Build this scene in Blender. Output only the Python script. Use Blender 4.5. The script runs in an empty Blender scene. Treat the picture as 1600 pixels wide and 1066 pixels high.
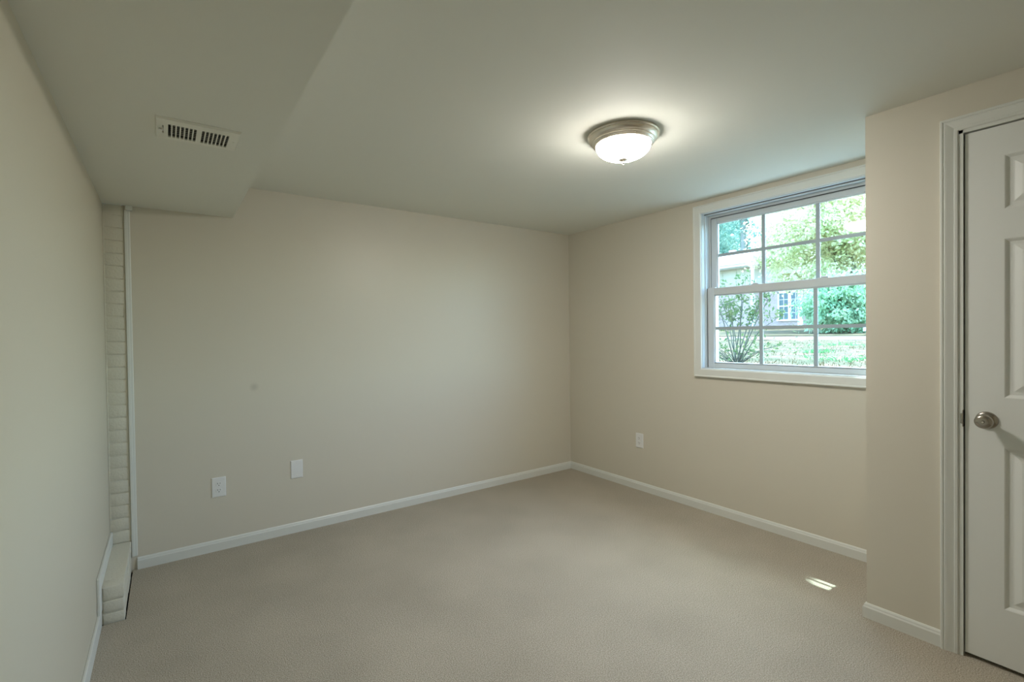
import bpy, bmesh, math, random
from mathutils import Vector, Matrix
import numpy as np

sc = bpy.context.scene
COL = sc.collection

# ------------------------------------------------------------------ camera
CAM = Vector((-3.1389, -3.4159, 1.289))
R3 = Vector((0.81123509, -0.58457332, -0.01310185))
U3 = Vector((0.0186037, 0.00340842, 0.99982113))
F2 = Vector((0.5844241, 0.81133373, -0.01364026))
cd = bpy.data.cameras.new('camera'); cam = bpy.data.objects.new('camera', cd); COL.objects.link(cam)
M = Matrix(((R3.x, U3.x, -F2.x, CAM.x), (R3.y, U3.y, -F2.y, CAM.y), (R3.z, U3.z, -F2.z, CAM.z), (0, 0, 0, 1)))
cam.matrix_world = M
cd.sensor_width = 36; cd.lens = 752.07 / 1600 * 36; cd.clip_start = 0.02; cd.clip_end = 300
sc.camera = cam

# ------------------------------------------------------------------ colour management, sky, sun
sc.view_settings.view_transform = 'Standard'; sc.view_settings.look = 'None'
sc.view_settings.gamma = 1; sc.view_settings.use_curve_mapping = False
sc.view_settings.exposure = 0.06
SUN_DIR = Vector((1.0, -0.08, 2.55)).normalized()      # towards the sun
SUN_E, SKY_E, LAMP_E = 11.0, 2.6, 118.0
w = bpy.data.worlds.new('sky'); sc.world = w; w.use_nodes = True
nt = w.node_tree; bg = nt.nodes['Background']
sky = nt.nodes.new('ShaderNodeTexSky'); sky.sky_type = 'NISHITA'; sky.sun_disc = False
sky.sun_elevation = math.asin(SUN_DIR.z); sky.sun_rotation = math.radians(90)
sky.air_density = 1.0; sky.dust_density = 1.5
tint = nt.nodes.new('ShaderNodeMix'); tint.data_type = 'RGBA'; tint.blend_type = 'MULTIPLY'; tint.inputs[0].default_value = 1
tint.inputs[7].default_value = (0.78, 1.0, 1.06, 1)      # daylight against a white balance set for the lamp
nt.links.new(sky.outputs[0], tint.inputs[6]); nt.links.new(tint.outputs[2], bg.inputs[0]); bg.inputs[1].default_value = SKY_E
sd = bpy.data.lights.new('sun', 'SUN'); so = bpy.data.objects.new('sun', sd); COL.objects.link(so)
sd.energy = SUN_E; sd.angle = math.radians(0.53); sd.color = (0.80, 1.0, 0.97)
so.rotation_euler = SUN_DIR.to_track_quat('Z', 'Y').to_euler(); so.location = (8, 0, 20)
pd = bpy.data.lights.new('window_portal', 'AREA'); po = bpy.data.objects.new('window_portal', pd); COL.objects.link(po)
pd.shape = 'RECTANGLE'; pd.size = 1.1; pd.size_y = 1.1; pd.cycles.is_portal = True
po.location = (0.17, -1.957, 1.58); po.rotation_euler = (0, math.radians(90), 0)

# ------------------------------------------------------------------ materials
def mat(name, col, rough=0.6, metal=0.0, spec=0.4, bump=None, var=None, trans=0.0, emit=None):
    m = bpy.data.materials.new(name); m.use_nodes = True
    n = m.node_tree.nodes; l = m.node_tree.links; b = n['Principled BSDF']
    b.inputs['Base Color'].default_value = (*col, 1); b.inputs['Roughness'].default_value = rough
    b.inputs['Metallic'].default_value = metal; b.inputs['Specular IOR Level'].default_value = spec
    geo = n.new('ShaderNodeNewGeometry')
    if var:                                    # (scale, second colour, contrast lo, hi)
        t = n.new('ShaderNodeTexNoise'); t.inputs['Scale'].default_value = var[0]; t.inputs['Detail'].default_value = 4
        l.new(geo.outputs['Position'], t.inputs['Vector'])
        r = n.new('ShaderNodeMapRange'); r.inputs[1].default_value = var[2]; r.inputs[2].default_value = var[3]
        l.new(t.outputs[0], r.inputs[0])
        x = n.new('ShaderNodeMix'); x.data_type = 'RGBA'
        x.inputs[6].default_value = (*col, 1); x.inputs[7].default_value = (*var[1], 1)
        l.new(r.outputs[0], x.inputs[0]); l.new(x.outputs[2], b.inputs['Base Color'])
    if bump:                                   # (scale, strength, distance)
        t = n.new('ShaderNodeTexNoise'); t.inputs['Scale'].default_value = bump[0]; t.inputs['Detail'].default_value = 3
        l.new(geo.outputs['Position'], t.inputs['Vector'])
        bp = n.new('ShaderNodeBump'); bp.inputs['Strength'].default_value = bump[1]; bp.inputs['Distance'].default_value = bump[2]
        l.new(t.outputs[0], bp.inputs['Height']); l.new(bp.outputs[0], b.inputs['Normal'])
    if trans:
        tr = n.new('ShaderNodeBsdfTranslucent'); mx = n.new('ShaderNodeMixShader'); mx.inputs[0].default_value = trans
        src = b.inputs['Base Color'].links[0].from_socket if b.inputs['Base Color'].is_linked else None
        if src: l.new(src, tr.inputs[0])
        else: tr.inputs[0].default_value = (*col, 1)
        l.new(b.outputs[0], mx.inputs[1]); l.new(tr.outputs[0], mx.inputs[2])
        l.new(mx.outputs[0], n['Material Output'].inputs[0])
    if emit:
        b.inputs['Emission Color'].default_value = (*emit[0], 1); b.inputs['Emission Strength'].default_value = emit[1]
    return m

WALL_C = (0.70, 0.655, 0.55)
MAT = {}
MAT['wall'] = mat('beige_wall_paint', WALL_C, 0.42, spec=0.45, bump=(260, 0.12, 0.002))
MAT['cream'] = mat('cream_wall_paint', (0.66, 0.61, 0.49), 0.45, spec=0.4, bump=(220, 0.12, 0.002))
MAT['ceiling'] = mat('ceiling_paint', (0.80, 0.80, 0.72), 0.75, spec=0.2, bump=(300, 0.1, 0.002))
MAT['trim'] = mat('white_trim_paint', (0.77, 0.78, 0.73), 0.35, spec=0.45)
MAT['door'] = mat('white_door_paint', (0.84, 0.85, 0.81), 0.38, spec=0.45)
MAT['vinyl'] = mat('white_vinyl', (0.62, 0.66, 0.67), 0.35, spec=0.45)
MAT['grille'] = mat('backlit_grille', (0.40, 0.47, 0.50), 0.4)  # base colour darkened and blued to look backlit behind the glass
MAT['strip'] = mat('grey_shadow_line', (0.12, 0.13, 0.14), 0.7)  # dark grey for painted shade lines around the sashes
MAT['plastic'] = mat('white_plastic', (0.84, 0.84, 0.82), 0.35, spec=0.5)
MAT['slot'] = mat('dark_slot', (0.03, 0.03, 0.03), 0.7)
MAT['dark'] = mat('dark_gap', (0.015, 0.013, 0.012), 0.9, spec=0.1)  # near black, paints in the shade at the bottom of floor gaps
MAT['brick'] = mat('painted_brick', (0.70, 0.67, 0.56), 0.55, spec=0.35, bump=(90, 0.5, 0.004))
MAT['carpet'] = mat('beige_carpet', (0.50, 0.40, 0.31), 0.95, spec=0.1)
MAT['nickel'] = mat('brushed_nickel', (0.86, 0.79, 0.69), 0.27, metal=1.0)
MAT['knob'] = mat('satin_nickel', (0.42, 0.38, 0.33), 0.22, metal=1.0)
MAT['vent'] = mat('cream_vent_enamel', (0.84, 0.83, 0.74), 0.45)
MAT['duct'] = mat('dull_duct_metal', (0.22, 0.22, 0.20), 0.6)
MAT['damper'] = mat('grey_damper_metal', (0.80, 0.79, 0.74), 0.5)

# carpet: fine fibres, with the brushed lighter and darker swathes of the pile
m = MAT['carpet']; n = m.node_tree.nodes; l = m.node_tree.links; b = n['Principled BSDF']
geo = n['Geometry'] if 'Geometry' in n else n.new('ShaderNodeNewGeometry')
t1 = n.new('ShaderNodeTexNoise'); t1.inputs['Scale'].default_value = 230; t1.inputs['Detail'].default_value = 3
t2 = n.new('ShaderNodeTexNoise'); t2.inputs['Scale'].default_value = 2.2; t2.inputs['Detail'].default_value = 3
for t in (t1, t2): l.new(geo.outputs['Position'], t.inputs['Vector'])
r1 = n.new('ShaderNodeValToRGB'); r1.color_ramp.elements[0].position = 0.34; r1.color_ramp.elements[1].position = 0.68
r1.color_ramp.elements[0].color = (0.33, 0.29, 0.225, 1); r1.color_ramp.elements[1].color = (0.62, 0.56, 0.46, 1)
l.new(t1.outputs[0], r1.inputs[0])
r2 = n.new('ShaderNodeMapRange'); r2.inputs[1].default_value = 0.35; r2.inputs[2].default_value = 0.65
r2.inputs[3].default_value = 0.93; r2.inputs[4].default_value = 1.05
l.new(t2.outputs[0], r2.inputs[0])
mm = n.new('ShaderNodeVectorMath'); mm.operation = 'SCALE'
l.new(r1.outputs[0], mm.inputs[0]); l.new(r2.outputs[0], mm.inputs['Scale']); l.new(mm.outputs[0], b.inputs['Base Color'])
bp = n.new('ShaderNodeBump'); bp.inputs['Strength'].default_value = 0.7; bp.inputs['Distance'].default_value = 0.006
l.new(t1.outputs[0], bp.inputs['Height']); l.new(bp.outputs[0], b.inputs['Normal'])

# back wall: one faint round smudge on the paint
MAT['wallb'] = mat('beige_wall_paint', WALL_C, 0.40, spec=0.4, bump=(60, 0.03, 0.002)); MAT['wallb'].name = 'beige_wall_paint_smudged'
n = MAT['wallb'].node_tree.nodes; l = MAT['wallb'].node_tree.links; b = n['Principled BSDF']
geo = n['Geometry']
ds = n.new('ShaderNodeVectorMath'); ds.operation = 'DISTANCE'; ds.inputs[1].default_value = (-2.689, 0, 0.978)
l.new(geo.outputs['Position'], ds.inputs[0])
mr = n.new('ShaderNodeMapRange'); mr.inputs[1].default_value = 0.008; mr.inputs[2].default_value = 0.03
l.new(ds.outputs['Value'], mr.inputs[0])
x = n.new('ShaderNodeMix'); x.data_type = 'RGBA'
x.inputs[6].default_value = (WALL_C[0]*.84, WALL_C[1]*.84, WALL_C[2]*.84, 1); x.inputs[7].default_value = (*WALL_C, 1)
l.new(mr.outputs[0], x.inputs[0]); l.new(x.outputs[2], b.inputs['Base Color'])

# window glass: clear, with a mirror-like sheen that grows at grazing angles
def glass(name, base=0.045):
    m = bpy.data.materials.new(name); m.use_nodes = True
    n = m.node_tree.nodes; l = m.node_tree.links; n.remove(n['Principled BSDF'])
    lw = n.new('ShaderNodeLayerWeight'); lw.inputs[0].default_value = 0.5
    pw = n.new('ShaderNodeMath'); pw.operation = 'POWER'; pw.inputs[1].default_value = 5
    ma = n.new('ShaderNodeMath'); ma.operation = 'MULTIPLY_ADD'; ma.inputs[1].default_value = 1 - base; ma.inputs[2].default_value = base
    tr = n.new('ShaderNodeBsdfTransparent'); tr.inputs[0].default_value = (0.95, 0.98, 0.97, 1)
    gl = n.new('ShaderNodeBsdfGlossy'); gl.inputs['Roughness'].default_value = 0.02
    mx = n.new('ShaderNodeMixShader')
    l.new(lw.outputs['Facing'], pw.inputs[0]); l.new(pw.outputs[0], ma.inputs[0]); l.new(ma.outputs[0], mx.inputs[0])
    l.new(tr.outputs[0], mx.inputs[1]); l.new(gl.outputs[0], mx.inputs[2]); l.new(mx.outputs[0], n['Material Output'].inputs[0])
    return m
MAT['glass'] = glass('window_glass')
MAT['shade'] = mat('frosted_lamp_glass', (0.9, 0.88, 0.84), 0.3, emit=((1.0, 0.955, 0.89), LAMP_E))

# emission ramped by height, dimmer at the rim, to soften the ceiling halo
n = MAT['shade'].node_tree.nodes; l = MAT['shade'].node_tree.links
sp = n.new('ShaderNodeSeparateXYZ'); l.new(n['Geometry'].outputs['Position'], sp.inputs[0])
mr = n.new('ShaderNodeMapRange'); mr.inputs[1].default_value = 2.184; mr.inputs[2].default_value = 2.125
mr.interpolation_type = 'SMOOTHSTEP'; mr.inputs[3].default_value = LAMP_E*.05; mr.inputs[4].default_value = LAMP_E*1.25
l.new(sp.outputs[2], mr.inputs[0]); l.new(mr.outputs[0], n['Principled BSDF'].inputs['Emission Strength'])

# ------------------------------------------------------------------ mesh helpers
def newbm(): return bmesh.new()

def box(bm, x0, x1, y0, y1, z0, z1, bev=0.0):
    x0, x1 = min(x0, x1), max(x0, x1); y0, y1 = min(y0, y1), max(y0, y1); z0, z1 = min(z0, z1), max(z0, z1)
    v = [bm.verts.new(p) for p in ((x0,y0,z0),(x1,y0,z0),(x1,y1,z0),(x0,y1,z0),(x0,y0,z1),(x1,y0,z1),(x1,y1,z1),(x0,y1,z1))]
    fs = [bm.faces.new([v[i] for i in f]) for f in ((0,3,2,1),(4,5,6,7),(0,1,5,4),(1,2,6,5),(2,3,7,6),(3,0,4,7))]
    if bev:
        es = {e for f in fs for e in f.edges}
        bmesh.ops.bevel(bm, geom=list(es), offset=bev, segments=2, affect='EDGES', profile=0.5)

def lathe(bm, prof, c, axis='Z', seg=48, sgn=1):
    rings = []
    for r, h in prof:
        ring = []
        for k in range(seg):
            a = 2*math.pi*k/seg; u, v = r*math.cos(a), r*math.sin(a)
            p = (c[0]+u, c[1]+v, c[2]+sgn*h) if axis == 'Z' else (c[0]+sgn*h, c[1]+u, c[2]+v) if axis == 'X' else (c[0]+u, c[1]+sgn*h, c[2]+v)
            ring.append(bm.verts.new(p))
        rings.append(ring)
    for a, b in zip(rings, rings[1:]):
        for k in range(seg):
            bm.faces.new((a[k], a[(k+1) % seg], b[(k+1) % seg], b[k]))
    bm.faces.new(rings[0]); bm.faces.new(list(reversed(rings[-1])))
    bmesh.ops.recalc_face_normals(bm, faces=bm.faces)

def sweep(bm, path, N, prof, closed=False):
    """profile (a: sideways in the plane of the path, b: along N) swept along a polyline with mitred corners"""
    N = Vector(N); P = [Vector(p) for p in path]; k = len(P); rows = []
    for i in range(k):
        ns = []
        if closed or i > 0: t = (P[i]-P[i-1]).normalized(); ns.append(N.cross(t))
        if closed or i < k-1: t = (P[(i+1) % k]-P[i]).normalized(); ns.append(N.cross(t))
        o = ns[0] if len(ns) == 1 else (ns[0]+ns[1])/(1+ns[0].dot(ns[1]))
        rows.append([bm.verts.new(P[i]+o*a+N*b) for a, b in prof])
    m = len(prof)
    for i in range(k if closed else k-1):
        A, B = rows[i], rows[(i+1) % k]
        for j in range(m): bm.faces.new((A[j], A[(j+1) % m], B[(j+1) % m], B[j]))
    if not closed: bm.faces.new(rows[0]); bm.faces.new(list(reversed(rows[-1])))
    bmesh.ops.recalc_face_normals(bm, faces=bm.faces)

def tube(bm, pts, radii, seg=7):
    rings = []
    for i, p in enumerate(pts):
        p = Vector(p); d = (Vector(pts[min(i+1, len(pts)-1)]) - Vector(pts[max(i-1, 0)])).normalized()
        a = d.orthogonal().normalized(); b = d.cross(a)
        rings.append([bm.verts.new(p+(a*math.cos(q)+b*math.sin(q))*radii[i]) for q in [2*math.pi*k/seg for k in range(seg)]])
    for A, B in zip(rings, rings[1:]):
        for k in range(seg): bm.faces.new((A[k], A[(k+1) % seg], B[(k+1) % seg], B[k]))
    bm.faces.new(list(reversed(rings[0]))); bm.faces.new(rings[-1])

def obj(name, bm, m, parent=None, smooth=False):
    me = bpy.data.meshes.new(name); bm.to_mesh(me); bm.free()
    me.materials.append(MAT[m] if isinstance(m, str) else m)
    if smooth:
        for p in me.polygons: p.use_smooth = True
        me.set_sharp_from_angle(angle=math.radians(smooth if smooth is not True else 40))
    o = bpy.data.objects.new(name, me); COL.objects.link(o)
    if parent:
        o.parent = parent; o.matrix_parent_inverse = Matrix.Translation(-parent.location) if parent.type == 'EMPTY' and not parent.parent else Matrix()
    return o

def boxes(name, m, lst, parent=None, bev=0.0):
    bm = newbm()
    for b in lst: box(bm, *b, bev=bev)
    return obj(name, bm, m, parent)

def tag(o, label, cat, kind=None, group=None):
    o['label'] = label; o['category'] = cat
    if kind: o['kind'] = kind
    if group: o['group'] = group
    return o

def thing(name, loc, label, cat, kind=None, group=None):
    o = bpy.data.objects.new(name, None); COL.objects.link(o); o.location = loc; o.empty_display_size = 0.1
    return tag(o, label, cat, kind, group)

# ------------------------------------------------------------------ the room
H, W, ZS, XS, D, L = 2.23, 3.404, 2.03, -2.787, 0.607, 2.598
YB = -4.4                                    # wall behind the camera
LX, LY, LZ = -3.313, -0.579, 0.166           # brick ledge: right side, front, top
WY0, WY1, WZ0, WZ1 = -1.405, -2.513, 1.025, 2.136     # window opening
DY0, DY1, DZ = -2.918, -3.70, 2.052          # door opening

# carpet, cut 6 mm clear of the brick ledge and closet walls so a dark crevice shows
bm = newbm(); g = 0.004
ys = [YB, LY-g, 0]; xs = [-W, LX+g, 0.0]
box(bm, -W, 0, YB, LY-g, -0.012, 0); box(bm, LX+g, 0, LY-g, 0, -0.012, 0)
tag(obj('floor', bm, 'carpet'), 'beige cut-pile carpet over the whole floor', 'floor', 'structure')
tag(boxes('subfloor', 'dark', [(-W-.2, .2, YB-.2, .2, -.15, -.012)]), 'slab coloured near black for the shade in the crevice beside the brick ledge', 'floor', 'structure')

tag(boxes('ceiling', 'ceiling', [(XS, .0, YB, 0, H, H+.2), (-W, XS-.0, YB, 0, H+.001, H+.2)]), 'flat off-white ceiling holding the dome light', 'ceiling', 'structure')
VX0, VX1, VY0, VY1 = -3.153, -2.902, -1.437, -1.238       # ceiling register
hx0, hx1, hy0, hy1 = VX0+.028, VX1-.028, VY0+.03, VY1-.02
tag(boxes('ceiling_soffit', 'ceiling', [(-W, hx0, YB, 0, ZS, ZS+.012), (hx1, XS, YB, 0, ZS, ZS+.012), (hx0, hx1, YB, hy0, ZS, ZS+.012), (hx0, hx1, hy1, 0, ZS, ZS+.012),
    (XS-.012, XS, YB, 0, ZS+.012, H)]), 'dropped soffit boxed along the left wall below the ceiling', 'soffit', 'structure')

tag(boxes('wall_back', 'wallb', [(-3.318, .2, 0, .2, -.1, H+.2)]), 'long beige wall facing the camera with two plates', 'wall', 'structure')
tag(boxes('wall_left', 'cream', [(-W-.15, -W, YB, .2, -.1, H+.2)]), 'pale cream wall along the left side', 'wall', 'structure')
tag(boxes('wall_right', 'wall', [(0, .2, WY0, 0, -.1, H+.2), (0, .2, YB, WY1, -.1, H+.2), (0, .13, WY1, WY0, -.1, WZ0), (.13, .2, WY1, WY0, -.1, WZ0-.13), (0, .2, WY1, WY0, WZ1, H+.2)]),
    'beige wall that holds the window', 'wall', 'structure')
tag(boxes('wall_front', 'wall', [(-W-.15, .2, YB-.2, YB, -.1, H+.2)]), 'beige wall behind the camera', 'wall', 'structure')
tag(boxes('wall_closet', 'wall', [(-D, -D+.1, DY0, -L, 0, H), (-D, -D+.1, YB, DY1, 0, H), (-D, -D+.1, DY1, DY0, DZ, H), (-D+.1, 0, -L-.1, -L, 0, H)]),
    'beige closet wall jutting into the room around the white door', 'wall', 'structure')

# baseboards
BH = 0.066
BB = [(0, 0), (.012, 0), (.012, BH-.018), (.009, BH-.012), (.008, BH-.006), (.004, BH), (0, BH)]
def baseboard(name, path, label, prof=BB):
    bm = newbm(); sweep(bm, path, (0, 0, 1), prof); return tag(obj(name, bm, 'trim'), label, 'baseboard', 'structure')
baseboard('baseboard_back', [(0, 0, 0), (-3.288, 0, 0)], 'white baseboard along the back wall')
baseboard('baseboard_right', [(0, -L, 0), (0, -.012, 0)], 'white baseboard below the window wall')
baseboard('baseboard_closet', [(-D, -2.862, 0), (-D, -L, 0), (-.012, -L, 0)], 'short white baseboard left of the closet door, wrapping its corner')
# on the left wall the board climbs over the ledge
bm = newbm()
box(bm, -W, -W+.011, YB, LY-.004, 0, BH+.01, bev=.003)
box(bm, -W, -W+.013, LY-.068, LY-.004, BH+.005, LZ+.072, bev=.004)
box(bm, -W, -W+.012, LY-.01, -.002, LZ+.001, LZ+.070, bev=.004)
tag(obj('baseboard_left', bm, 'trim'), 'white baseboard on the left wall, stepping up over the brick ledge', 'baseboard', 'structure')

# painted brick strip in the corner and the low ledge in front of it
random.seed(4)
bm = newbm()
box(bm, -W, LX-.004, .0035, .2, 0, ZS)                       # mortar body
z = LZ; c = .0695
while z < ZS-.001:
    z1 = min(z+c-.006, ZS)
    j = random.uniform(-.0015, .0015)
    box(bm, -W+.002, LX-.005+random.uniform(-.003, .003), -.001+j, .06, z+.0015*random.random(), z1, bev=.003)
    z += c
box(bm, -W, -W+.006, -.0025, .06, LZ, ZS, bev=.002)         # caulk in the corner
box(bm, LX-.009, LX, -.001, .06, LZ, ZS, bev=.002)                     # caulked mortar edge
tag(obj('wall_brick', bm, 'brick', smooth=30), 'narrow painted brick strip rising in the left corner', 'brick wall', 'structure')
bm = newbm()
box(bm, -W, LX-.004, LY+.006, 0, 0, LZ-.002)
for i, (z0, z1) in enumerate(((-.01, .042), (.049, .100), (.107, LZ))):
    y = LY
    box(bm, -W+.013, LX-.002*random.random(), LY+random.uniform(0, .002), LY+.09, z0, z1, bev=.005)
    yy = LY+.098
    while yy < -.02:
        y2 = min(yy+.19, -.002)
        box(bm, -W+.02, LX-.003*random.random(), yy, y2, z0, z1-(.0025 if i == 2 else 0), bev=.005); yy = y2+.008
box(bm, -W, LX-.006, LY+.02, 0, LZ-.01, LZ-.001)
tag(obj('brick_ledge', bm, 'brick', smooth=30), 'low painted brick ledge on the floor at the foot of the corner strip', 'ledge', 'structure')
bm = newbm()
box(bm, LX+.001, -3.286, -.006, .03, BH+.010, ZS-.026, bev=.003)
box(bm, LX+.002, -3.298, -.009, -.005, BH+.010, ZS-.026, bev=.002)
to = tag(obj('trim_1', bm, 'trim'), 'thin white corner strip between painted bricks and back wall', 'trim', 'structure')
boxes('cap_block', 'trim', [(-3.304, -3.274, -.022, 0, ZS-.026, ZS-.001)], to, bev=.002)

# ------------------------------------------------------------------ window
win = thing('window_1', (0, -1.96, WZ0), 'white double-hung window with grilles, looking onto the lawn', 'window', 'structure')
CP = [(0, 0), (0, .014), (.006, .018), (.046, .018), (.050, .022), (.056, .022), (.058, .018), (.058, 0)]
bm = newbm()
sweep(bm, [(0, WY0, WZ0), (0, WY0, WZ1), (0, WY1, WZ1), (0, WY1, WZ0)], (-1, 0, 0), [(a, b) for a, b in CP], closed=True)
obj('casing', bm, 'trim', win)
fr = []
fr += [(-.004, .03, WY0, WY0-.004, WZ0, WZ1), (-.004, .03, WY1, WY1+.004, WZ0, WZ1), (-.004, .03, WY1, WY0, WZ1-.004, WZ1), (-.004, .05, WY1, WY0, WZ0, WZ0+.006)]
for s, y in ((-1, WY0), (1, WY1)):
    fr += [(.03, .046, y, y+s*.010, WZ0, WZ1), (.046, .13, y, y+s*.006, WZ0, WZ1), (.086, .089, y, y+s*.018, 1.6, WZ1), (.12, .16, y, y+s*.03, WZ0, WZ1)]
fr += [(.03, .048, WY1, WY0, WZ1-.013, WZ1), (.048, .13, WY1, WY0, WZ1-.008, WZ1), (.085, .089, WY1, WY0, WZ1-.026, WZ1), (.12, .16, WY1, WY0, WZ1-.05, WZ1), (.05, .13, WY1, WY0, WZ0-.01, WZ0+.004), (.088, .118, WY1, WY0, WZ0, WZ0+.008)]
boxes('frame', 'vinyl', fr, win)
def sash(name, x0, x1, y0, y1, z0, z1, st, bot, top, grid_z):
    xm = (x0+x1)/2; ya, yb = y0-st, y1+st; za, zb = z0+bot, z1-top
    bm = newbm()
    box(bm, x0, x1, y0, ya, z0, z1, bev=.003); box(bm, x0, x1, yb, y1, z0, z1, bev=.003)
    box(bm, x0, x1, ya-.0, yb, z0, za, bev=.003); box(bm, x0, x1, ya, yb, zb, z1, bev=.003)
    # glazing beads
    for bx in ((xm-.008, xm+.008, ya, ya-.007, za, zb), (xm-.008, xm+.008, yb, yb+.007, za, zb), (xm-.008, xm+.008, ya, yb, za, za+.007), (xm-.008, xm+.008, ya, yb, zb, zb-.007)):
        box(bm, *bx)
    s = obj(name, bm, 'vinyl', win)
    boxes('pane', 'glass', [(xm+.004, xm+.007, ya, yb, za, zb)], s)
    bm = newbm(); wd = (yb-ya)/3; hw = .0115
    box(bm, xm-.004, xm+.002, ya, yb, grid_z-.0105, grid_z+.0105)
    for k in (1, 2): box(bm, xm-.0045, xm+.002, ya+wd*k-hw, ya+wd*k+hw, za, zb)
    obj('grille', bm, 'grille', s)
    return s
bm = newbm()
box(bm, .0872, .0892, -1.4245, -1.4205, 1.604, 2.108); box(bm, .0480, .0515, -1.4175, -1.4140, 1.036, 1.600)
box(bm, .0255, .0300, WY1+.004, WY0-.004, WZ1-.0085, WZ1-.004); box(bm, .0860, .0890, WY1+.02, WY0-.02, 2.1045, 2.1085)
box(bm, .0595, .0660, -2.45, -1.467, 1.5475, 1.5520); box(bm, .0500, .0535, -2.45, -1.467, 1.0645, 1.0668)
obj('shadow_lines', bm, 'strip', win)  # thin dark bars standing for shade in gaps and under rails
up = sash('upper_sash', .089, .118, -1.424, -2.494, 1.560, 2.104, .042, .04, .034, 1.837)
lo = sash('lower_sash', .050, .084, -1.417, -2.501, 1.031, 1.602, .048, .034, .05, 1.313)
for y in (-1.752, -2.166):
    bm = newbm()
    box(bm, .056, .080, y-.028, y+.028, 1.602, 1.607, bev=.002)
    box(bm, .060, .078, y-.012, y+.012, 1.606, 1.614, bev=.002)
    box(bm, .052, .062, y-.030, y+.004, 1.606, 1.611, bev=.002)
    obj('sash_lock', bm, 'vinyl', lo)
for y in (-1.448, -2.470): boxes('tilt_latch', 'vinyl', [(.054, .078, y-.026, y+.026, 1.602, 1.607)], lo, bev=.002)

# ------------------------------------------------------------------ closet door
sx = -D+.004                                   # face of the slab
dr = thing('door_1', (-D, -3.3, 0), 'white six-panel closet door with a nickel knob', 'door', 'structure')
y0, y1, z0, z1 = -2.925, -3.687, .016, 2.043
pan = []
for ya, yb in ((-3.0335, -3.253), (-3.359, -3.5785)):
    pan += [(ya, yb, 1.732, 1.932), (ya, yb, 1.028, 1.621), (ya, yb, .232, .840)]
bm = newbm()
Y = sorted({y0, y1, *[p[0] for p in pan], *[p[1] for p in pan]}, reverse=True); Z = sorted({z0, z1, *[p[2] for p in pan], *[p[3] for p in pan]})
def q(y_, z_, d): return bm.verts.new((sx+d, y_, z_))
for ya, yb in zip(Y, Y[1:]):
    for za, zb in zip(Z, Z[1:]):
        if any(p[0]+1e-6 >= ya and p[1]-1e-6 <= yb and p[2]-1e-6 <= za and p[3]+1e-6 >= zb for p in pan): continue
        bm.faces.new((q(ya, za, 0), q(ya, zb, 0), q(yb, zb, 0), q(yb, za, 0)))
for ya, yb, za, zb in pan:
    prev = None
    for ins, d in ((0, 0), (.004, .002), (.012, .0085), (.022, .009), (.026, .0085), (.046, .002), (.050, .0015)):
        r = [q(ya-ins, za+ins, d), q(ya-ins, zb-ins, d), q(yb+ins, zb-ins, d), q(yb+ins, za+ins, d)]
        if prev:
            for k in range(4): bm.faces.new((prev[k], prev[(k+1) % 4], r[(k+1) % 4], r[k]))
        prev = r
    bm.faces.new(prev)
f = [(sx, y0), (sx, y1), (sx+.035, y1), (sx+.035, y0)]
for (xa, ya), (xb, yb) in zip(f, f[1:]+f[:1]):
    if xa == xb == sx: continue
    bm.faces.new([bm.verts.new(p) for p in ((xa, ya, z0), (xb, yb, z0), (xb, yb, z1), (xa, ya, z1))])
bm.faces.new([bm.verts.new((x_, y_, z1)) for x_, y_ in f]); bm.faces.new([bm.verts.new((x_, y_, z0)) for x_, y_ in reversed(f)])
bmesh.ops.remove_doubles(bm, verts=bm.verts, dist=1e-5); bmesh.ops.recalc_face_normals(bm, faces=bm.faces)
obj('slab', bm, 'door', dr)
kc = (sx, -2.986, .938)
bm = newbm()
lathe(bm, [(.0001, .0645), (.004, .0645), (.0045, .0615), (.012, .0625), (.022, .059), (.0265, .052), (.027, .046), (.024, .037), (.016, .029), (.0125, .024), (.0125, .008), (.0001, .008)], kc, 'X', 40, -1)
kb = obj('door_knob', bm, 'knob', dr, smooth=50)
bm = newbm(); lathe(bm, [(.0001, .010), (.020, .010), (.028, .0075), (.032, .004), (.033, 0), (.0001, 0)], kc, 'X', 48, -1)
obj('rose', bm, 'knob', kb, smooth=50)
bm = newbm(); lathe(bm, [(.0001, .0665), (.003, .0665), (.0035, .0645), (.0035, .06), (.0001, .06)], kc, 'X', 20, -1)
obj('privacy_button', bm, 'nickel', kb, smooth=50)
# casing, jamb and strike plate: fixed to the wall
tr = thing('trim_2', (-D, -2.9, 0), 'white moulded casing and jamb framing the closet door', 'door casing', 'structure')
DCP = [(0, 0), (0, .007), (.003, .011), (.011, .012), (.013, .010), (.020, .012), (.034, .016), (.040, .017), (.043, .014), (.046, .0175), (.052, .0175), (.054, .015), (.054, 0)]
bm = newbm()
sweep(bm, [(-D, -2.908, 0), (-D, -2.908, 2.060), (-D, -3.704, 2.060), (-D, -3.704, 0)], (-1, 0, 0), DCP)
obj('casing', bm, 'trim', tr)
boxes('jamb', 'trim', [(-D-.0055, -D+.1, -2.908, DY0-.003, 0, 2.060), (-D-.0055, -D+.1, DY1+.006, -3.704, 0, 2.060), (-D-.0055, -D+.1, -3.704, -2.908, 2.048, 2.060),
    (-D+.042, -D+.055, -2.915, -2.932, 0, 2.05), (-D+.042, -D+.055, -3.70, -2.915, 2.036, 2.05)], tr)
bm = newbm()
box(bm, -D-.0075, -D+.02, -2.9185, -2.9215, .905, .970, bev=.001); box(bm, -D-.0085, -D-.001, -2.913, -2.9212, .917, .957, bev=.002)
obj('strike_plate', bm, 'knob', tr)

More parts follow.
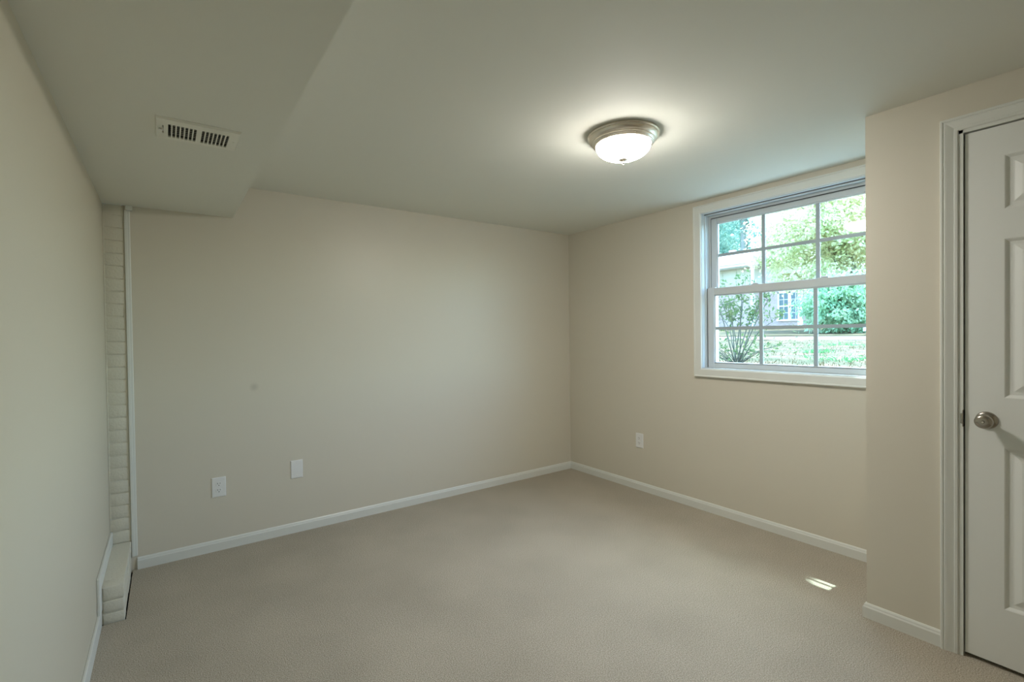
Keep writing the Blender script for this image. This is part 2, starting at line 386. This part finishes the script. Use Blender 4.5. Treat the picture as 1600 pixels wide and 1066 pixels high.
# ------------------------------------------------------------------ ceiling light
LC = (-1.360, -1.869, H)
cl = thing('ceiling_light', LC, 'flush round ceiling lamp with nickel rim and frosted glass dome', 'ceiling light')
bm = newbm()
lathe(bm, [(.0001, 0), (.158, 0), (.1655, .003), (.167, .009), (.163, .014), (.164, .018), (.160, .027), (.150, .036), (.147, .0365), (.147, .041), (.143, .046), (.138, .0475), (.1375, .051), (.133, .0535), (.129, .0535), (.126, .045), (.0001, .045)], LC, 'Z', 96, -1)
obj('rim', bm, 'nickel', cl, smooth=35)
bm = newbm(); prof = [(.1285, .046)]
for k in range(0, 17):
    a = math.radians(90*k/16); prof.append((max(.0001, .1285*math.cos(a)**.85), .050+.068*math.sin(a)))
lathe(bm, prof, LC, 'Z', 96, -1)
obj('glass_dome', bm, 'shade', cl, smooth=60)
bm = newbm()
lathe(bm, [(.0001, .1165), (.021, .1165), (.023, .120), (.018, .1235), (.010, .126), (.0075, .128), (.009, .131), (.0095, .135), (.006, .139), (.0035, .1405), (.0035, .144), (.0001, .145)], LC, 'Z', 32, -1)
obj('finial', bm, 'nickel', cl, smooth=40)

# ------------------------------------------------------------------ ceiling register
vt = thing('air_register', ((VX0+VX1)/2, (VY0+VY1)/2, ZS), 'cream metal air vent with two banks of slots on the soffit', 'air vent')
zf0, zf1 = ZS-.0075, ZS-.0005
gx = [(-3.117, 7), (-3.0185, 7)]; pitch = .0124; sw = .0085; ys0, ys1 = -1.392, -1.268
bm = newbm(); b = []
xs_ = [VX0+.004]
slots = [(g0+pitch*k, g0+pitch*k+sw) for g0, cnt in gx for k in range(cnt)]
lev = (-3.1345, -3.1295)
edges = [VX0+.003] + [v for s in [lev]+slots for v in s] + [VX1-.003]
for a, c_ in zip(edges[::2], edges[1::2]): b.append((a, c_, VY0+.003, VY1-.003, zf0, zf1-.002))
for a, c_ in slots: b += [(a, c_, VY0+.003, ys0, zf0, zf1-.002), (a, c_, ys1, VY1-.003, zf0, zf1-.002)]
b += [(lev[0], lev[1], VY0+.003, -1.375, zf0, zf1-.002), (lev[0], lev[1], -1.30, VY1-.003, zf0, zf1-.002)]
for q_ in b: box(bm, *q_)
sweep(bm, [(VX0, VY0, ZS), (VX1, VY0, ZS), (VX1, VY1, ZS), (VX0, VY1, ZS)], (0, 0, -1), [(0, 0), (0, .002), (-.004, .0076), (-.007, .0076), (-.007, 0)] , closed=True)
obj('faceplate', bm, 'vent', vt)
boxes('duct_box', 'duct', [(hx0, hx0+.002, hy0, hy1, ZS, ZS+.07), (hx1-.002, hx1, hy0, hy1, ZS, ZS+.07), (hx0, hx1, hy0, hy0+.002, ZS, ZS+.07), (hx0, hx1, hy1-.002, hy1, ZS, ZS+.07), (hx0, hx1, hy0, hy1, ZS+.07, ZS+.072)], vt)
for k in range(7):
    yk = -1.392+k*.0185
    bm = newbm(); v = [bm.verts.new(p) for p in ((hx0+.014, yk, ZS+.002), (hx1-.003, yk, ZS+.002), (hx1-.003, yk+.0155, ZS+.008), (hx0+.014, yk+.0155, ZS+.008))]
    f_ = bm.faces.new(v); r = bmesh.ops.extrude_face_region(bm, geom=[f_])
    bmesh.ops.translate(bm, verts=[e for e in r['geom'] if isinstance(e, bmesh.types.BMVert)], vec=(0, -.0006, .0016))
    bmesh.ops.recalc_face_normals(bm, faces=bm.faces); obj('damper_blade', bm, 'damper', vt)
bm = newbm(); box(bm, -3.1335, -3.1305, -1.352, -1.330, ZS-.012, ZS+.004, bev=.001); box(bm, -3.146, -3.131, -1.346, -1.336, ZS-.014, ZS-.0105, bev=.001)
obj('damper_lever', bm, 'damper', vt)
for x_ in (VX0+.013, VX1-.016):
    bm = newbm(); lathe(bm, [(.0001, .0095), (.0025, .009), (.0035, .0075), (.0001, .0075)], (x_, -1.337, ZS), 'Z', 14, -1); obj('screw', bm, 'vent', vt, smooth=40)

# ------------------------------------------------------------------ wall plates
def rounded(bm, cx_, cz_, w_, h_, d0, d1, place):
    """a receptacle face: round sides, flat top and bottom"""
    pts = []; r = w_/2
    for k in range(28):
        a = 2*math.pi*k/28; pts.append((cx_+r*math.cos(a), cz_+max(-h_/2, min(h_/2, r*math.sin(a)))))
    A = [bm.verts.new(place(u, d0, v)) for u, v in pts]; B = [bm.verts.new(place(u*1+(cx_-u)*.05, d1, v)) for u, v in pts]
    for k in range(28): bm.faces.new((A[k], A[(k+1) % 28], B[(k+1) % 28], B[k]))
    bm.faces.new(B)
def plate(name, origin, place, label, cat, duplex, group=None):
    t = thing(name, origin, label, cat, group=group)
    bm = newbm(); w2, h2 = .0375, .0595
    ring = []
    for ins, d in ((0, 0), (0, .002), (.002, .0045), (.005, .0058)):
        ring.append([bm.verts.new(place(u, d, v)) for u, v in ((-w2+ins, -h2+ins), (w2-ins, -h2+ins), (w2-ins, h2-ins), (-w2+ins, h2-ins))])
    for A, B in zip(ring, ring[1:]):
        for k in range(4): bm.faces.new((A[k], A[(k+1) % 4], B[(k+1) % 4], B[k]))
    bm.faces.new(ring[-1]); bm.faces.new(list(reversed(ring[0]))); bmesh.ops.recalc_face_normals(bm, faces=bm.faces)
    obj('cover_plate', bm, 'plastic', t)
    def screw(v):
        bm = newbm(); rr = [[bm.verts.new(place(r_*math.cos(2*math.pi*k/14), d, v+r_*math.sin(2*math.pi*k/14))) for k in range(14)] for r_, d in ((.0034, .0055), (.0032, .0068), (.0015, .0072))]
        for A, B in zip(rr, rr[1:]):
            for k in range(14): bm.faces.new((A[k], A[(k+1) % 14], B[(k+1) % 14], B[k]))
        bm.faces.new(rr[-1]); bmesh.ops.recalc_face_normals(bm, faces=bm.faces); obj('screw', bm, 'plastic', t)
    if duplex:
        screw(0)
        for s in (1, -1):
            bm = newbm(); rounded(bm, 0, s*.0195, .034, .028, .0055, .0078, place); bmesh.ops.recalc_face_normals(bm, faces=bm.faces)
            rc = obj('receptacle', bm, 'plastic', t)
            bm = newbm()
            for u, hh in ((-.0065, .0085), (.0065, .007)):
                P = [bm.verts.new(place(u+du, .0080, s*.0195+.004+dv)) for du, dv in ((-.0012, -hh/2), (.0012, -hh/2), (.0012, hh/2), (-.0012, hh/2))]; bm.faces.new(P)
            P = [bm.verts.new(place(.0027*math.cos(2*math.pi*k/12), .0080, s*.0195-.0075+.0027*math.sin(2*math.pi*k/12))) for k in range(12)]; bm.faces.new(P)
            obj('slots', bm, 'slot', rc)
    else:
        screw(.0415); screw(-.0415)
    return t
plate('outlet', (-2.891, 0, .384), lambda u, d, v: (-2.891+u, -d, .384+v), 'white duplex outlet low on the back wall, left of the blank plate', 'outlet', True, 'wall outlets')
plate('blank_wall_plate', (-2.449, 0, .417), lambda u, d, v: (-2.449+u, -d, .417+v), 'plain white blank cover plate on the back wall', 'wall plate', False)
plate('outlet', (0, -.830, .406), lambda u, d, v: (-d, -.830-u, .406+v), 'white duplex outlet on the wall below and left of the window', 'outlet', True, 'wall outlets')

# ------------------------------------------------------------------ outdoors
def shade(name, c, c2, scale, rough=.8, trans=0, lo=.35, hi=.65): return mat(name, c, rough, spec=.15, var=(scale, c2, lo, hi), trans=trans)
MAT['lawn'] = shade('dry_lawn', (.040, .046, .016), (.135, .088, .052), 2.2)
MAT['road'] = mat('pale_asphalt', (.10, .070, .055), .9)
MAT['blade'] = shade('grass_blades', (.05, .055, .018), (.11, .085, .038), 3, trans=.3)
MAT['concrete'] = mat('pale_concrete', (.24, .24, .23), .85, bump=(60, .3, .003))
MAT['weed'] = mat('dark_weed', (.10, .26, .10), .7, trans=.3)
MAT['leaf_shrub'] = shade('shrub_leaves', (.065, .14, .055), (.17, .21, .10), 9, trans=.35)
MAT['shrub_stem'] = mat('dark_twig_bark', (.10, .11, .09), .9)
MAT['stem'] = mat('grey_bark', (.22, .22, .19), .9)
MAT['leaf_maple'] = shade('yellow_green_leaves', (.60, .66, .38), (.84, .78, .56), 1.2, trans=.5)
MAT['leaf_willow'] = shade('blue_green_leaves', (.24, .46, .27), (.44, .56, .36), 1.0, trans=.45)
MAT['leaf_dark'] = shade('dark_evergreen_leaves', (.24, .42, .35), (.44, .58, .48), .8, trans=.45)
MAT['leaf_mid'] = shade('mid_green_leaves', (.42, .52, .30), (.60, .60, .38), .8, trans=.45)
MAT['siding'] = mat('white_siding', (.50, .47, .40), .7)
MAT['roof'] = mat('pale_shingles', (.58, .55, .54), .85)
MAT['white'] = mat('white_exterior_paint', (.85, .85, .84), .6)
MAT['pane'] = mat('dark_house_pane', (.10, .14, .16), .35, spec=.25)
# red-brown brick of the far house
m = bpy.data.materials.new('far_brick'); m.use_nodes = True; MAT['far_brick'] = m
n = m.node_tree.nodes; l = m.node_tree.links; b = n['Principled BSDF']; b.inputs['Roughness'].default_value = .9
br = n.new('ShaderNodeTexBrick'); g_ = n.new('ShaderNodeNewGeometry'); sp = n.new('ShaderNodeSeparateXYZ'); cb = n.new('ShaderNodeCombineXYZ')
l.new(g_.outputs['Position'], sp.inputs[0]); l.new(sp.outputs[1], cb.inputs[0]); l.new(sp.outputs[2], cb.inputs[1]); l.new(cb.outputs[0], br.inputs['Vector'])
br.inputs['Scale'].default_value = 4.5; br.inputs['Color1'].default_value = (.36, .25, .235, 1); br.inputs['Color2'].default_value = (.45, .33, .30, 1); br.inputs['Mortar'].default_value = (.52, .42, .38, 1)
l.new(br.outputs[0], b.inputs['Base Color'])

def gz(x_):
    P = [(.2, .94), (3, .96), (9.7, 1.05), (13.5, 1.13), (26, 1.44), (34, 1.62), (60, 2.4)]
    for (a, za), (b_, zb) in zip(P, P[1:]):
        if x_ <= b_: return za+(zb-za)*(x_-a)/(b_-a)
    return P[-1][1]
def strip(name, xs_, ya, yb, m, dz=0.0, depth=.4, nz=0.0):
    bm = newbm(); rows = []
    ny = 60; rng = random.Random(2)
    for x_ in xs_: rows.append([bm.verts.new((x_, ya+(yb-ya)*k/ny, gz(x_)+dz+rng.uniform(-nz, nz))) for k in range(ny+1)])
    for A, B in zip(rows, rows[1:]):
        for k in range(ny): bm.faces.new((A[k], B[k], B[k+1], A[k+1]))
    top = list(bm.faces); r = bmesh.ops.extrude_face_region(bm, geom=top)
    bmesh.ops.translate(bm, verts=[e for e in r['geom'] if isinstance(e, bmesh.types.BMVert)], vec=(0, 0, -depth))
    bmesh.ops.recalc_face_normals(bm, faces=bm.faces)
    return obj(name, bm, m)
tag(strip('lawn', [.2+.5*k for k in range(20)]+[9.7], -25, 45, 'lawn', nz=.012), 'sunny patchy lawn outside the window', 'lawn', 'structure')
tag(strip('road', [9.7, 11, 12, 13.5], -25, 45, 'road', dz=-.02), 'pale road crossing beyond the lawn', 'road', 'structure')
tag(strip('far_lawn', [13.5+1.25*k for k in range(11)]+[34, 45, 60], -25, 45, 'lawn', nz=.015), 'grass rising from the road to the house opposite', 'lawn', 'structure')

def leaf_mesh(name, pts, size, m, parent, seed, asp=.55, droop=0.0):
    rng = np.random.default_rng(seed); P = np.asarray(pts, float); k = len(P)
    a = rng.normal(size=(k, 3)); a[:, 2] -= droop; a /= np.linalg.norm(a, axis=1)[:, None]
    b = rng.normal(size=(k, 3)); b -= (b*a).sum(1)[:, None]*a; b /= np.linalg.norm(b, axis=1)[:, None]
    nn = np.cross(a, b); s = size*rng.uniform(.6, 1.3, (k, 1))
    V = np.stack([P, P+a*s*.5+b*s*asp*.5+nn*s*.08, P+a*s, P+a*s*.5-b*s*asp*.5+nn*s*.08], 1).reshape(-1, 3)
    F = np.arange(4*k).reshape(-1, 4)
    me = bpy.data.meshes.new(name); me.from_pydata(V.tolist(), [], F.tolist()); me.materials.append(MAT[m])
    o = bpy.data.objects.new(name, me); COL.objects.link(o)
    if parent: o.parent = parent; o.matrix_parent_inverse = Matrix.Translation(-parent.location)
    return o
def clumps(rng, c, r, n_cl, per, cr, shell=.55):
    """leaf positions: clumps spread through an ellipsoid, denser to the outside"""
    out = []
    for _ in range(n_cl):
        d = rng.normal(size=3); d /= np.linalg.norm(d); q_ = rng.uniform(shell, 1)**.6
        cc = np.array(c)+d*q_*np.array(r)
        s = cr*rng.uniform(.6, 1.3)
        out.append(cc+rng.normal(size=(per, 3))*s*np.array([1, 1, .7])*.55)
    return np.concatenate(out)
def tree(name, x_, y_, c, r, n_cl, per, cr, leaf, m, label, seed, trunk=.18, group=None, droop=0.0, shell=.3):
    rng = np.random.default_rng(seed); z_ = gz(x_)-.05
    t = thing(name, (x_, y_, z_), label, 'tree', group=group)
    bm = newbm(); top = (c[0], c[1], c[2]+r[2]*.5)
    tube(bm, [(x_, y_, z_), (x_+.05, y_, z_+(c[2]-z_)*.5), (c[0], c[1], c[2]), top], [trunk, trunk*.8, trunk*.55, trunk*.15], 9)
    for k in range(9):
        a = 2*math.pi*k/9+rng.uniform(-.3, .3); f = rng.uniform(.35, .75); zb = z_+(c[2]-z_)*rng.uniform(.55, 1.0)
        e = (c[0]+math.cos(a)*r[0]*f, c[1]+math.sin(a)*r[1]*f, c[2]+r[2]*rng.uniform(-.2, .6))
        mid = ((c[0]*1.0+e[0])/2, (c[1]+e[1])/2, (zb+e[2])/2+.25)
        tube(bm, [(c[0], c[1], zb), mid, e], [trunk*.4, trunk*.25, trunk*.08], 6)
    obj('trunk', bm, 'stem', t, smooth=60)
    leaf_mesh('foliage', clumps(rng, c, r, n_cl, per, cr, shell), leaf, m, t, seed+1, droop=droop)
    return t

tree('maple_tree', 20.5, 4.6, (20.5, 5.2, 5.7), (2.7, 3.6, 3.1), 450, 130, .60, .16, 'leaf_maple', 'sunlit yellow-green tree with a broad crown in front of the house', 11, .2, shell=.1)
tree('willow_tree', 16.5, 3.6, (16.5, 3.5, 2.2), (1.4, 1.5, 1.0), 190, 110, .36, .14, 'leaf_willow', 'low blue-green bushy tree at the right edge of the window view', 21, .10, droop=1.2, shell=.1)
tree('evergreen_tree', 39, 23.6, (39, 23.6, 9.4), (3.0, 2.9, 6.0), 120, 110, 1.0, .3, 'leaf_dark', 'dark blue-green tree behind the house, leftmost in the view', 31, .25)
tree('evergreen_tree', 39, 19.4, (39, 19.4, 14.0), (2.6, 2.2, 4.2), 70, 90, 1.0, .3, 'leaf_dark', 'dark tree with a tall bare trunk showing above the house roof', 41, .42)
tree('evergreen_tree', 39, 15.0, (39, 15.0, 10.5), (3.0, 3.0, 5.5), 120, 110, 1.0, .3, 'leaf_dark', 'dark blue-green tree behind the house, beside the sunlit tree crown', 51, .25)
tree('shade_tree', 39, 7.8, (39, 7.8, 8.0), (3.3, 4.2, 6.0), 190, 110, 1.1, .32, 'leaf_mid', 'green tree in shade behind the yellow-green tree, right of the house', 61, .28, shell=.2)
tree('shade_tree', 50, 13.5, (50, 13.5, 10.0), (3.5, 5.6, 8), 160, 110, 1.5, .45, 'leaf_dark', 'dark wide tree farthest back, filling the gaps between the nearer crowns', 71, .3, shell=.2)
tree('shade_tree', 50, 28.0, (50, 28.0, 10.0), (3.5, 5.6, 8), 160, 110, 1.5, .45, 'leaf_dark', 'dark wide tree farthest back, above the left end of the house roof', 81, .3, shell=.2)

# house opposite
hb = 1.38
hs = thing('house', (30, 15.2, hb), 'white and brick house with porch columns across the road', 'house')
boxes('brick_wall', 'far_brick', [(26, 34, 8.3, 23, hb-.1, 3.9)], hs)
boxes('siding_wall', 'siding', [(26.02, 34, 8.32, 23, 3.9, 5.25)]+[(25.985, 26.02, 8.4+.9*k, 8.45+.9*k, 3.9, 5.2) for k in range(16)], hs)
bm = newbm()
pr = [(24.9, 5.78), (25.0, 5.85), (30, 6.95), (35.2, 5.8), (35.1, 5.7), (30, 6.8)]
A = [bm.verts.new((x_, 7.9, z_)) for x_, z_ in pr]; B = [bm.verts.new((x_, 23.4, z_)) for x_, z_ in pr]
for k in range(6): bm.faces.new((A[k], A[(k+1) % 6], B[(k+1) % 6], B[k]))
bm.faces.new(A); bm.faces.new(list(reversed(B))); bmesh.ops.recalc_face_normals(bm, faces=bm.faces)
obj('roof', bm, 'roof', hs)
boxes('fascia', 'white', [(24.85, 25.0, 7.9, 23.4, 5.35, 5.82), (25.0, 26.05, 7.95, 23.4, 5.22, 5.36), (34.9, 35.1, 7.9, 23.4, 5.4, 5.75), (26, 34, 8.28, 23, 5.25, 6.0)], hs)
for y_ in (8.88, 11.52, 14.2, 17.0, 20.0):
    bm = newbm(); lathe(bm, [(.0001, 0), (.17, 0), (.17, .12), (.125, .16), (.12, 1.9), (.105, 3.66), (.15, 3.72), (.15, 3.86), (.0001, 3.86)], (25.4, y_, hb), 'Z', 20)
    obj('column', bm, 'white', hs, smooth=40)
boxes('porch_step', 'white', [(24.9, 26, 8.4, 22.5, hb-.2, hb+.02)], hs)
boxes('corner_board', 'white', [(25.96, 26.1, 8.28, 8.42, hb, 5.2)], hs)
for yc in (9.68, 15.6):
    f = boxes('window', 'white', [(25.93, 26.02, yc-.66, yc-.58, 1.92, 3.55), (25.93, 26.02, yc+.58, yc+.66, 1.92, 3.55), (25.93, 26.02, yc-.08, yc+.08, 1.92, 3.55),
        (25.93, 26.02, yc-.66, yc+.66, 3.47, 3.58), (25.88, 26.02, yc-.70, yc+.70, 1.86, 1.96), (25.94, 26.02, yc-.6, yc+.6, 2.69, 2.76)]
        + [(25.95, 26.0, yc+s*.33-.012, yc+s*.33+.012, 1.96, 3.5) for s in (-1, 1)] + [(25.95, 26.0, yc-.6, yc+.6, z_-.012, z_+.012) for z_ in (2.33, 3.1)], hs)
    boxes('pane', 'pane', [(25.965, 25.985, yc-.6, yc+.6, 1.95, 3.5)], f)
boxes('chimney', 'far_brick', [(29.2, 29.6, 14.85, 15.2, 6.4, 7.0)], hs)

# shrub just outside the window
rng = np.random.default_rng(5)
sb = thing('shrub', (1.9, -.60, gz(1.9)-.04), 'loose leafy shrub with thin stems close outside the window', 'shrub')
bm = newbm(); lp = []
base = np.array([1.9, -.60, gz(1.9)-.04])
tips = [(1.8, -.37, 1.72), (1.95, -.46, 1.80), (2.05, -.62, 1.86), (1.85, -.70, 1.82), (1.95, -.90, 1.72), (1.8, -1.02, 1.66), (2.1, -.30, 1.5), (2.0, -.78, 1.55), (1.75, -.50, 1.62), (2.15, -.95, 1.45)]
for i, tp in enumerate(tips):
    tp = np.array(tp); s0 = base+np.array([rng.uniform(-.04, .04), rng.uniform(-.05, .05), 0])
    mid = (s0*.5+tp*.5)+np.array([0, 0, .10])+rng.normal(size=3)*.02
    tube(bm, [s0, mid, tp], [.0068, .005, .0018], 6)
    for k in range(7):
        f = rng.uniform(.38, .98); p = mid+(tp-mid)*((f-.5)*2) if f > .5 else s0+(mid-s0)*f*2
        e = p+np.array([rng.uniform(-.14, .14), rng.uniform(-.15, .15), rng.uniform(.02, .14)])
        tube(bm, [p, (p+e)/2+np.array([0, 0, .015]), e], [.003, .0022, .001], 5)
        for j in range(12):
            lp.append(p+(e-p)*rng.uniform(.25, 1.05)+rng.normal(size=3)*.022)
    for k in range(14): lp.append(tp+rng.normal(size=3)*np.array([.05, .06, .05]))
for k in range(38):                                   # low twigs near the ground
    a = rng.uniform(0, 6.28); r_ = rng.uniform(.14, .58); e = base+np.array([math.cos(a)*r_*.6, math.sin(a)*r_, rng.uniform(.06, .30)])
    tube(bm, [base, (base+e)/2+np.array([0, 0, .05]), e], [.004, .003, .0012], 5)
    for j in range(7): lp.append(e+rng.normal(size=3)*np.array([.04, .045, .035]))
obj('stems', bm, 'shrub_stem', sb, smooth=60)
leaf_mesh('foliage', lp, .043, 'leaf_shrub', sb, 6, asp=.5)

# grass blades and weed clumps
rng = np.random.default_rng(8)
bx_ = rng.uniform(1.0, 9.4, 9000)**1.0; t_ = rng.uniform(-.2, .75, 9000); by_ = -3.42+(bx_+3.14)*t_
hh = rng.uniform(.012, .045, 9000); V = []; Fc = []
for k in range(9000):
    x_, y_, h_ = bx_[k], by_[k], hh[k]; z_ = gz(x_)-.006; a = rng.uniform(0, 6.28); wdx, wdy = .004*math.cos(a), .004*math.sin(a); lx, ly = rng.normal()*h_*.4, rng.normal()*h_*.4
    i = len(V); V += [(x_-wdx, y_-wdy, z_), (x_+wdx, y_+wdy, z_), (x_+lx, y_+ly, z_+h_)]; Fc.append((i, i+1, i+2))
me = bpy.data.meshes.new('grass'); me.from_pydata(V, [], Fc); me.materials.append(MAT['blade']); go = bpy.data.objects.new('grass', me); COL.objects.link(go)
tag(go, 'short sparse grass blades on the lawn outside', 'grass', 'stuff')
for i, (x_, y_, s_, lab) in enumerate(((2.75, -1.33, .22, 'low dark weed clump nearest the window at its right side'), (6.6, .02, .30, 'flat dark weed patch on the mid lawn at the right'), (4.1, -.50, .10, 'small weed tuft alone in the middle of the lawn'))):
    pts = np.column_stack([rng.normal(size=160)*s_*.55+x_, rng.normal(size=160)*s_+y_, np.full(160, gz(x_))+np.abs(rng.normal(size=160))*.022])
    o = leaf_mesh('weed_clump', pts-np.array([0, 0, .006]), .05, 'weed', None, 90+i, asp=.35); tag(o, lab, 'weeds', 'stuff', 'weeds in the lawn')

# mailbox on the far side of the view
mb = thing('mailbox', (12.3, 1.50, gz(12.3)), 'white mailbox on a post by the road', 'mailbox')
boxes('post', 'white', [(14.0, 14.08, 2.0, 2.08, gz(14)-.05, 1.25)], mb)
bm = newbm(); A = []
for k in range(9):
    a = math.pi*k/8; A.append((.085*math.cos(a), .075+.075*math.sin(a)))
A = [(.085, 0)]+A+[(-.085, 0)]
P = [bm.verts.new((13.8, 2.04+u, 1.25+v)) for u, v in A]; Q = [bm.verts.new((14.25, 2.04+u, 1.25+v)) for u, v in A]
for k in range(len(A)): bm.faces.new((P[k], P[(k+1) % len(A)], Q[(k+1) % len(A)], Q[k]))
bm.faces.new(P); bm.faces.new(list(reversed(Q))); bmesh.ops.recalc_face_normals(bm, faces=bm.faces)
obj('box', bm, 'white', mb); mb.location = (14.04, 2.04, gz(14))
for o in mb.children: o.matrix_parent_inverse = Matrix.Translation(-mb.location)

# unseen eave and leafy limb, placed and sized to cut the sun down to slivers
tag(boxes('eave', 'white', [(.2, .462, -6, 3, 2.45, 2.62), (-4, .50, -6, 3, 2.62, 2.70)]), 'unseen eave above the window, its depth set to cut off the sun', 'eave', 'structure')

tag(boxes('bounce_walkway', MAT['concrete'], [(.2, 1.40, -6, 3, .80, .985)]), 'added unseen concrete walk that bounces sunlight in through the window', 'bounce_walkway', 'structure')  # out of view, added to bounce sunlight up to the ceiling
rng = np.random.default_rng(77)
lt = thing('sun_blocking_tree', (2.7, 2.3, gz(2.7)-.05), 'added unseen tree, its leafy limb placed to block sun above the eave', 'tree')
bm = newbm()
tube(bm, [(2.7, 2.3, gz(2.7)-.05), (2.65, 2.25, 2.4), (2.6, 2.3, 4.2), (2.55, 2.4, 5.6)], [.07, .06, .045, .02], 9)
tube(bm, [(2.63, 2.26, 3.0), (2.0, 1.2, 3.6), (1.3, -.4, 3.75), (1.0, -1.3, 3.66), (.98, -2.1, 3.6)], [.04, .032, .022, .014, .006], 8)
obj('trunk', bm, 'stem', lt, smooth=60)
lp2 = [np.column_stack([rng.uniform(.80, 1.2, 2600), rng.uniform(-2.38, -1.0, 2600), rng.uniform(3.50, 3.85, 2600)])]  # leaf mass shaped to block sun beside the carpet patch
lp2 += [rng.normal(size=(1500, 3))*np.array([.5, .5, .6])+np.array([2.55, 2.35, 5.0])]
leaf_mesh('foliage', np.concatenate(lp2), .10, 'leaf_mid', lt, 78)
